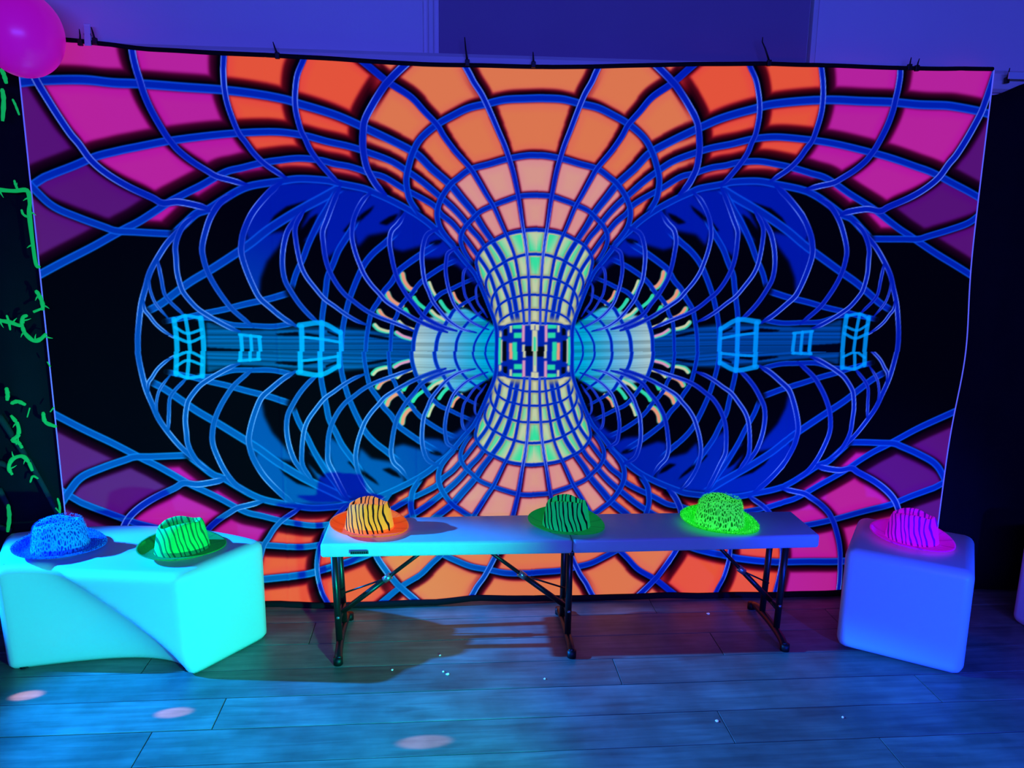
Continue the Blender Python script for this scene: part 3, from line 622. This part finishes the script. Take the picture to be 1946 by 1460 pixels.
# ------------------------------------------------------------------ folding bench
fb = empty('folding_bench', (.463, 2.79, 0)); tag(fb, 'long grey-white folding bench on black steel legs before the tapestry', 'bench')
X = lambda v: v - .463
Yb = lambda v: v - 2.79
for x0, x1 in ((-.452, .4475), (.4505, 1.378)):
    bm = bmesh.new(); box(bm, X(x0), X(x1), Yb(2.655), Yb(2.925), .394, .447, bev=.011, seg=4)
    # rounded outer corners
    for v in bm.verts:
        out = (v.co.x - X(-.452)) if x0 < 0 else (X(1.378) - v.co.x)
        if out < .03:
            for yy, sg in ((Yb(2.655), 1), (Yb(2.925), -1)):
                d = (v.co.y - yy) * sg
                if d < .03: v.co.y += sg * .010 * (1 - d / .03)
    obj('seat_board', bm, M_resin, fb, True)
boxo('hinge', (X(.44), X(.458), Yb(2.668), Yb(2.912), .380, .396), M_steel, fb, .003)
lab = boxo('moulded_label', (X(-.346), X(-.282), Yb(2.652), Yb(2.656), .411, .4235), M_lbl, fb, .001); lab['label'] = 'small dark illegible lettering on the front edge'
for k in range(8):
    xx = -.3435 + k * .0075
    boxo('letter', (X(xx), X(xx + .0052), Yb(2.6505), Yb(2.6525), .4135, .421), M_tie, lab)
for fx, lb in ((-.405, -1), (.452, 0), (1.272, 1)):
    fr = empty('leg_frame'); fr.parent = fb
    for yy in (2.735, 2.875):
        tubeo('post', [(X(fx + .012 * lb), Yb(yy), .394), (X(fx), Yb(yy), .03)], .0125, M_steel, fr, 12)
    bm = bmesh.new(); tube(bm, catmull([(X(fx - .01 * lb), Yb(2.632), .016), (X(fx - .005 * lb), Yb(2.68), .026), (X(fx), Yb(2.79), .030), (X(fx), Yb(2.92), .026), (X(fx), Yb(2.965), .016)], 5), .0145, 12); obj('foot_bar', bm, M_steel, fr, True)
    for yy in (2.632, 2.965):
        bm = bmesh.new(); tube(bm, [(X(fx - .008 * lb), Yb(yy), .0), (X(fx - .008 * lb), Yb(yy), .012), (X(fx - .008 * lb), Yb(yy), .026)], .017, 12); obj('end_cap', bm, M_tie, fr, True)
    tubeo('cross_bar', [(X(fx), Yb(2.735), .115), (X(fx), Yb(2.875), .115)], .009, M_steel, fr, 10)
    tubeo('bolt', [(X(fx), Yb(2.722), .135), (X(fx), Yb(2.716), .135)], .006, M_chrome, fr, 8)
for (xa, za), (xb, zb) in (((-.40, .118), (-.045, .395)), ((.45, .118), (.095, .395)), ((1.27, .118), (1.0, .395))):
    br = empty('folding_brace'); br.parent = fb
    q = .48; xm, zm = xa + (xb - xa) * q, za + (zb - za) * q
    tubeo('lower_link', [(X(xa), Yb(2.80), za), (X(xm), Yb(2.80), zm)], .0105, M_steel, br, 10)
    tubeo('upper_link', [(X(xm - .02 * (xb - xa)), Yb(2.80), zm - .02 * (zb - za)), (X(xb), Yb(2.80), zb)], .0075, M_steel, br, 10)
    tubeo('lock_ring', [(X(xm - .012 * (1 if xb > xa else -1)), Yb(2.80), zm - .009), (X(xm + .012 * (1 if xb > xa else -1)), Yb(2.80), zm + .009)], .0135, M_chrome, br, 12)
    tubeo('stay_rod', [(X(xa), Yb(2.83), za + .06), (X(xm), Yb(2.81), zm - .005)], .0035, M_steel, br, 6)

# ------------------------------------------------------------------ hats
def hat_material(name, c, deep, pattern, es):
    """c: dye colour, deep: colour of the dark pattern"""
    M = bpy.data.materials.new(name); M.use_nodes = True; nt = M.node_tree; b = nt.nodes['Principled BSDF']; L = nt.links
    tc = nt.nodes.new('ShaderNodeTexCoord'); mp = nt.nodes.new('ShaderNodeMapping'); L.new(tc.outputs['Object'], mp.inputs['Vector'])
    rp = nt.nodes.new('ShaderNodeValToRGB'); e = rp.color_ramp.elements
    if pattern == 'streak':                            # napped brim, faint radial streaks
        g = nt.nodes.new('ShaderNodeTexGradient'); g.gradient_type = 'RADIAL'; L.new(tc.outputs['Object'], g.inputs['Vector'])
        cb = nt.nodes.new('ShaderNodeCombineXYZ'); L.new(g.outputs['Fac'], cb.inputs[0]); t = nt.nodes.new('ShaderNodeTexNoise'); t.noise_dimensions = '3D'; t.inputs['Scale'].default_value = 34; t.inputs['Detail'].default_value = 2
        L.new(cb.outputs[0], t.inputs['Vector']); L.new(t.outputs['Fac'], rp.inputs['Fac']); e[0].position = .30; e[1].position = .46
    elif pattern == 'zebra':
        mp.inputs['Rotation'].default_value = (R(10), R(22), R(8)); mp.inputs['Scale'].default_value = (1, .55, .55)
        t = nt.nodes.new('ShaderNodeTexWave'); t.wave_type = 'BANDS'; t.bands_direction = 'X'; t.inputs['Scale'].default_value = 20; t.inputs['Distortion'].default_value = 5.5; t.inputs['Detail'].default_value = 1.2; t.inputs['Detail Scale'].default_value = 1.1
        L.new(mp.outputs['Vector'], t.inputs['Vector']); L.new(t.outputs['Fac'], rp.inputs['Fac'])
        e[0].position = .17; e[1].position = .26
    else:
        mp.inputs['Scale'].default_value = (1, 1, .38)
        t = nt.nodes.new('ShaderNodeTexVoronoi'); t.feature = 'DISTANCE_TO_EDGE'; t.inputs['Scale'].default_value = 125; t.inputs['Randomness'].default_value = .9
        L.new(mp.outputs['Vector'], t.inputs['Vector']); L.new(t.outputs['Distance'], rp.inputs['Fac'])
        e[0].position = .07; e[1].position = .24
    lc, dc = (*lin(c), 1), (*lin(deep), 1)
    (e[0].color, e[1].color) = (dc, lc) if pattern != 'leopard' else (lc, dc)
    L.new(rp.outputs['Color'], b.inputs['Base Color']); L.new(rp.outputs['Color'], b.inputs['Emission Color'])
    b.inputs['Emission Strength'].default_value = es; b.inputs['Roughness'].default_value = .8; b.inputs['Specular IOR Level'].default_value = .15
    b.inputs['Sheen Weight'].default_value = .04
    n = nt.nodes.new('ShaderNodeTexNoise'); n.inputs['Scale'].default_value = 330; L.new(tc.outputs['Object'], n.inputs['Vector'])
    bp = nt.nodes.new('ShaderNodeBump'); bp.inputs['Strength'].default_value = .5; bp.inputs['Distance'].default_value = .002
    L.new(n.outputs['Fac'] if pattern != 'leopard' else t.outputs[0], bp.inputs['Height']); L.new(bp.outputs['Normal'], b.inputs['Normal'])
    return M
def hat(label, loc, rz, MM, tilt=(0, 0), size=1.0, fuzz=None):
    root = empty('fedora_hat', loc, rz); root.rotation_euler = (R(tilt[0]), R(tilt[1]), rz); tag(root, label, 'hat', 'party hats set out in a row')
    S = size; n = 64; M, MB = MM
    def brim_z(a, t): return (.004 + t * t * (.006 + .026 * math.sin(a) ** 2 * (1 if math.sin(a) > 0 else .35) - .004 * max(0, math.cos(a)) + .018 * max(0, -math.cos(a)) ** 2)) * S
    ax, ay, bx, by = .094 * S, .078 * S, .148 * S, .130 * S
    bm = bmesh.new(); rows = []
    for side in (1, 0):
        ts = [k / 8 for k in range(9)]; ts = ts if side else ts[::-1]
        for t in ts:
            rows.append([bm.verts.new(((ax * .96 + (bx - ax * .96) * t) * math.cos(2 * math.pi * k / n), (ay * .96 + (by - ay * .96) * t) * math.sin(2 * math.pi * k / n), brim_z(2 * math.pi * k / n, t) + (.004 if side else 0))) for k in range(n)])
    for i in range(len(rows)):
        a, b = rows[i], rows[(i + 1) % len(rows)]
        for k in range(n): bm.faces.new((a[k], a[(k + 1) % n], b[(k + 1) % n], b[k]))
    obj('brim', bm, MB, root, True)
    bm = bmesh.new(); H = .112 * S; rows = []
    prof = [(0, 1.0), (.06, .985), (.2, .955), (.4, .915), (.6, .875), (.76, .835), (.88, .775), (.95, .70), (.99, .60), (1.0, .48), (1.0, .34), (1.0, .2), (1.0, .08)]
    for h, r in prof:
        ring = []
        for k in range(n):
            a = 2 * math.pi * k / n; x = ax * r * math.cos(a); yv = ay * r * math.sin(a); z = H * h
            fx = x / ax
            g = sst(.45, 1.0, h)
            yv *= 1 - .30 * g * sst(-.1, .7, fx)                      # front pinch
            dent = .036 * S * math.exp(-(yv / (.024 * S)) ** 2) * (1 - sst(.45, .8, abs(fx + .05)))
            z += (.010 * S * (-fx) * .6 - dent) * sst(.8, 1, h) + .006 * S * h * fx
            side_dent = .013 * S * math.exp(-((fx - .38) / .25) ** 2) * math.exp(-((h - .78) / .2) ** 2)
            yv -= math.copysign(side_dent, yv) if abs(yv) > .01 else 0
            ring.append(bm.verts.new((x, yv, z + .004)))
        rows.append(ring)
    for a, b in zip(rows, rows[1:]):
        for k in range(n): bm.faces.new((a[k], a[(k + 1) % n], b[(k + 1) % n], b[k]))
    bm.faces.new(rows[-1]); bm.faces.new(rows[0][::-1])
    obj('crown', bm, M, root, True)
    if fuzz:                                          # short plush fibres standing off the knit
        rnd = random.Random(fuzz); bm = bmesh.new()
        def fibre(p, nr):
            s = Vector((rnd.uniform(-1, 1), rnd.uniform(-1, 1), rnd.uniform(-.2, 1))) * .5 + nr; s = s.normalized() * rnd.uniform(.004, .008)
            w_ = s.cross(Vector((rnd.uniform(-1, 1), rnd.uniform(-1, 1), .3))).normalized() * .0006
            a, b, c_ = bm.verts.new(p - w_), bm.verts.new(p + w_), bm.verts.new(p + s); bm.faces.new((a, b, c_))
        for _ in range(5200):
            a = rnd.uniform(0, 2 * math.pi)
            if rnd.random() < .5:
                t = rnd.uniform(.15, 1) ** .6; x = (ax + (bx - ax) * t) * math.cos(a); yv = (ay + (by - ay) * t) * math.sin(a); fibre(Vector((x, yv, brim_z(a, t) + .004)), Vector((.25 * math.cos(a), .25 * math.sin(a), 1)))
            else:
                h = rnd.random(); r = float(np.interp(h, [q[0] for q in prof[:9]], [q[1] for q in prof[:9]])); fx = r * math.cos(a)
                yv = ay * r * math.sin(a) * (1 - .30 * sst(.45, 1, h) * sst(-.1, .7, fx))
                fibre(Vector((ax * fx, yv, H * h + .004 + .006 * S * h * fx)), Vector((math.cos(a), math.sin(a), .2)))
        o = obj('plush_pile', bm, M, root); o['kind'] = 'stuff'
def hat_pair(name, c, deep, pattern, es, bc, bd, bes):
    return hat_material(name, c, deep, pattern, es), hat_material(name + '_brim', bc, bd, 'leopard' if pattern == 'leopard' else 'streak', bes)
H1 = hat_pair('orange_zebra_plush', (255, 130, 34), (22, 8, 6), 'zebra', .62, (245, 84, 10), (120, 30, 4), .62)
H2 = hat_pair('green_zebra_plush', (10, 205, 100), (4, 14, 16), 'zebra', .40, (6, 150, 52), (3, 84, 34), .40)
H3 = hat_pair('lime_leopard_plush', (70, 255, 80), (4, 110, 14), 'leopard', .60, (30, 240, 30), (10, 200, 20), .60)
H4 = hat_pair('magenta_zebra_plush', (215, 8, 220), (96, 0, 150), 'zebra', .5, (190, 6, 190), (100, 0, 130), .52)
H5 = hat_pair('blue_leopard_plush', (20, 150, 235), (6, 50, 160), 'leopard', .16, (10, 90, 215), (6, 50, 170), .16)
H6 = hat_pair('leaf_green_zebra_plush', (10, 205, 80), (4, 110, 50), 'zebra', .30, (6, 140, 50), (4, 100, 40), .25)
ZT = .448
hat('orange fedora hat with black zebra stripes on the folding bench', (-.292, 2.800, ZT), R(-8), H1, (0, 0), .98)
hat('teal-green zebra striped fedora hat at the middle of the folding bench', (.443, 2.790, ZT), R(-14), H2, (0, 0), .98)
hat('bright lime green plush fedora hat near the right end of the folding bench', (1.030, 2.775, ZT), R(-24), H3, (0, 0), 1.0, fuzz=5)
hat('magenta zebra striped fedora hat on the blue cube', (1.752, 2.690, .406), R(-40), H4, (0, 0), 1.0)
hat('blue plush fedora hat on the left end of the cyan bench', (-1.392, 2.790, .394), R(22), H5, (0, 0), 1.02, fuzz=9)
hat('leaf green zebra striped fedora hat on the right of the cyan bench', (-.955, 2.755, .395), R(30), H6, (0, 0), 1.02)

# ------------------------------------------------------------------ scraps on the boards
M_scrap = mat('white_paper_scrap', (240, 240, 235), .7, emit=(170, 190, 255), es=.25)
words = ['white paper scrap on the boards, front centre right', 'white paper scrap left of the bench shadow corner', 'paper scrap lying furthest left on the boards',
         'bright paper scrap at the edge of the blue light', 'paper scrap under the folding bench left half', 'pale scrap close behind the right bench leg', 'tiny paper scrap at the lower right', 'tiny scrap in the blue light below the bench centre']
for k, (sx, sy, _) in enumerate([[.86, 2.219, 0], [-.02, 2.559, 0], [-.201, 2.58, 0], [-.005, 2.542, 0], [-.032, 2.669, 0], [1.067, 2.929, 0], [1.279, 2.213, 0], [.335, 2.492, 0]]):
    bm = bmesh.new(); r = .0065 if k in (0, 3, 5) else .0042; pts = []
    for q in range(6): a = q * math.pi / 3 + random.uniform(-.3, .3); pts.append((r * random.uniform(.7, 1.2) * math.cos(a), r * random.uniform(.7, 1.2) * math.sin(a), 0))
    lo = [bm.verts.new(p) for p in pts]; hi = [bm.verts.new((p[0] * .95, p[1] * .95, .0012 + .0015 * (q % 2))) for q, p in enumerate(pts)]
    for q in range(6): bm.faces.new((lo[q], lo[(q + 1) % 6], hi[(q + 1) % 6], hi[q]))
    bm.faces.new(hi); bm.faces.new(lo[::-1])
    o = obj('paper_scrap', bm, M_scrap); o.location = (sx, sy, .0003); tag(o, words[k], 'paper scrap', 'paper scraps on the floor')
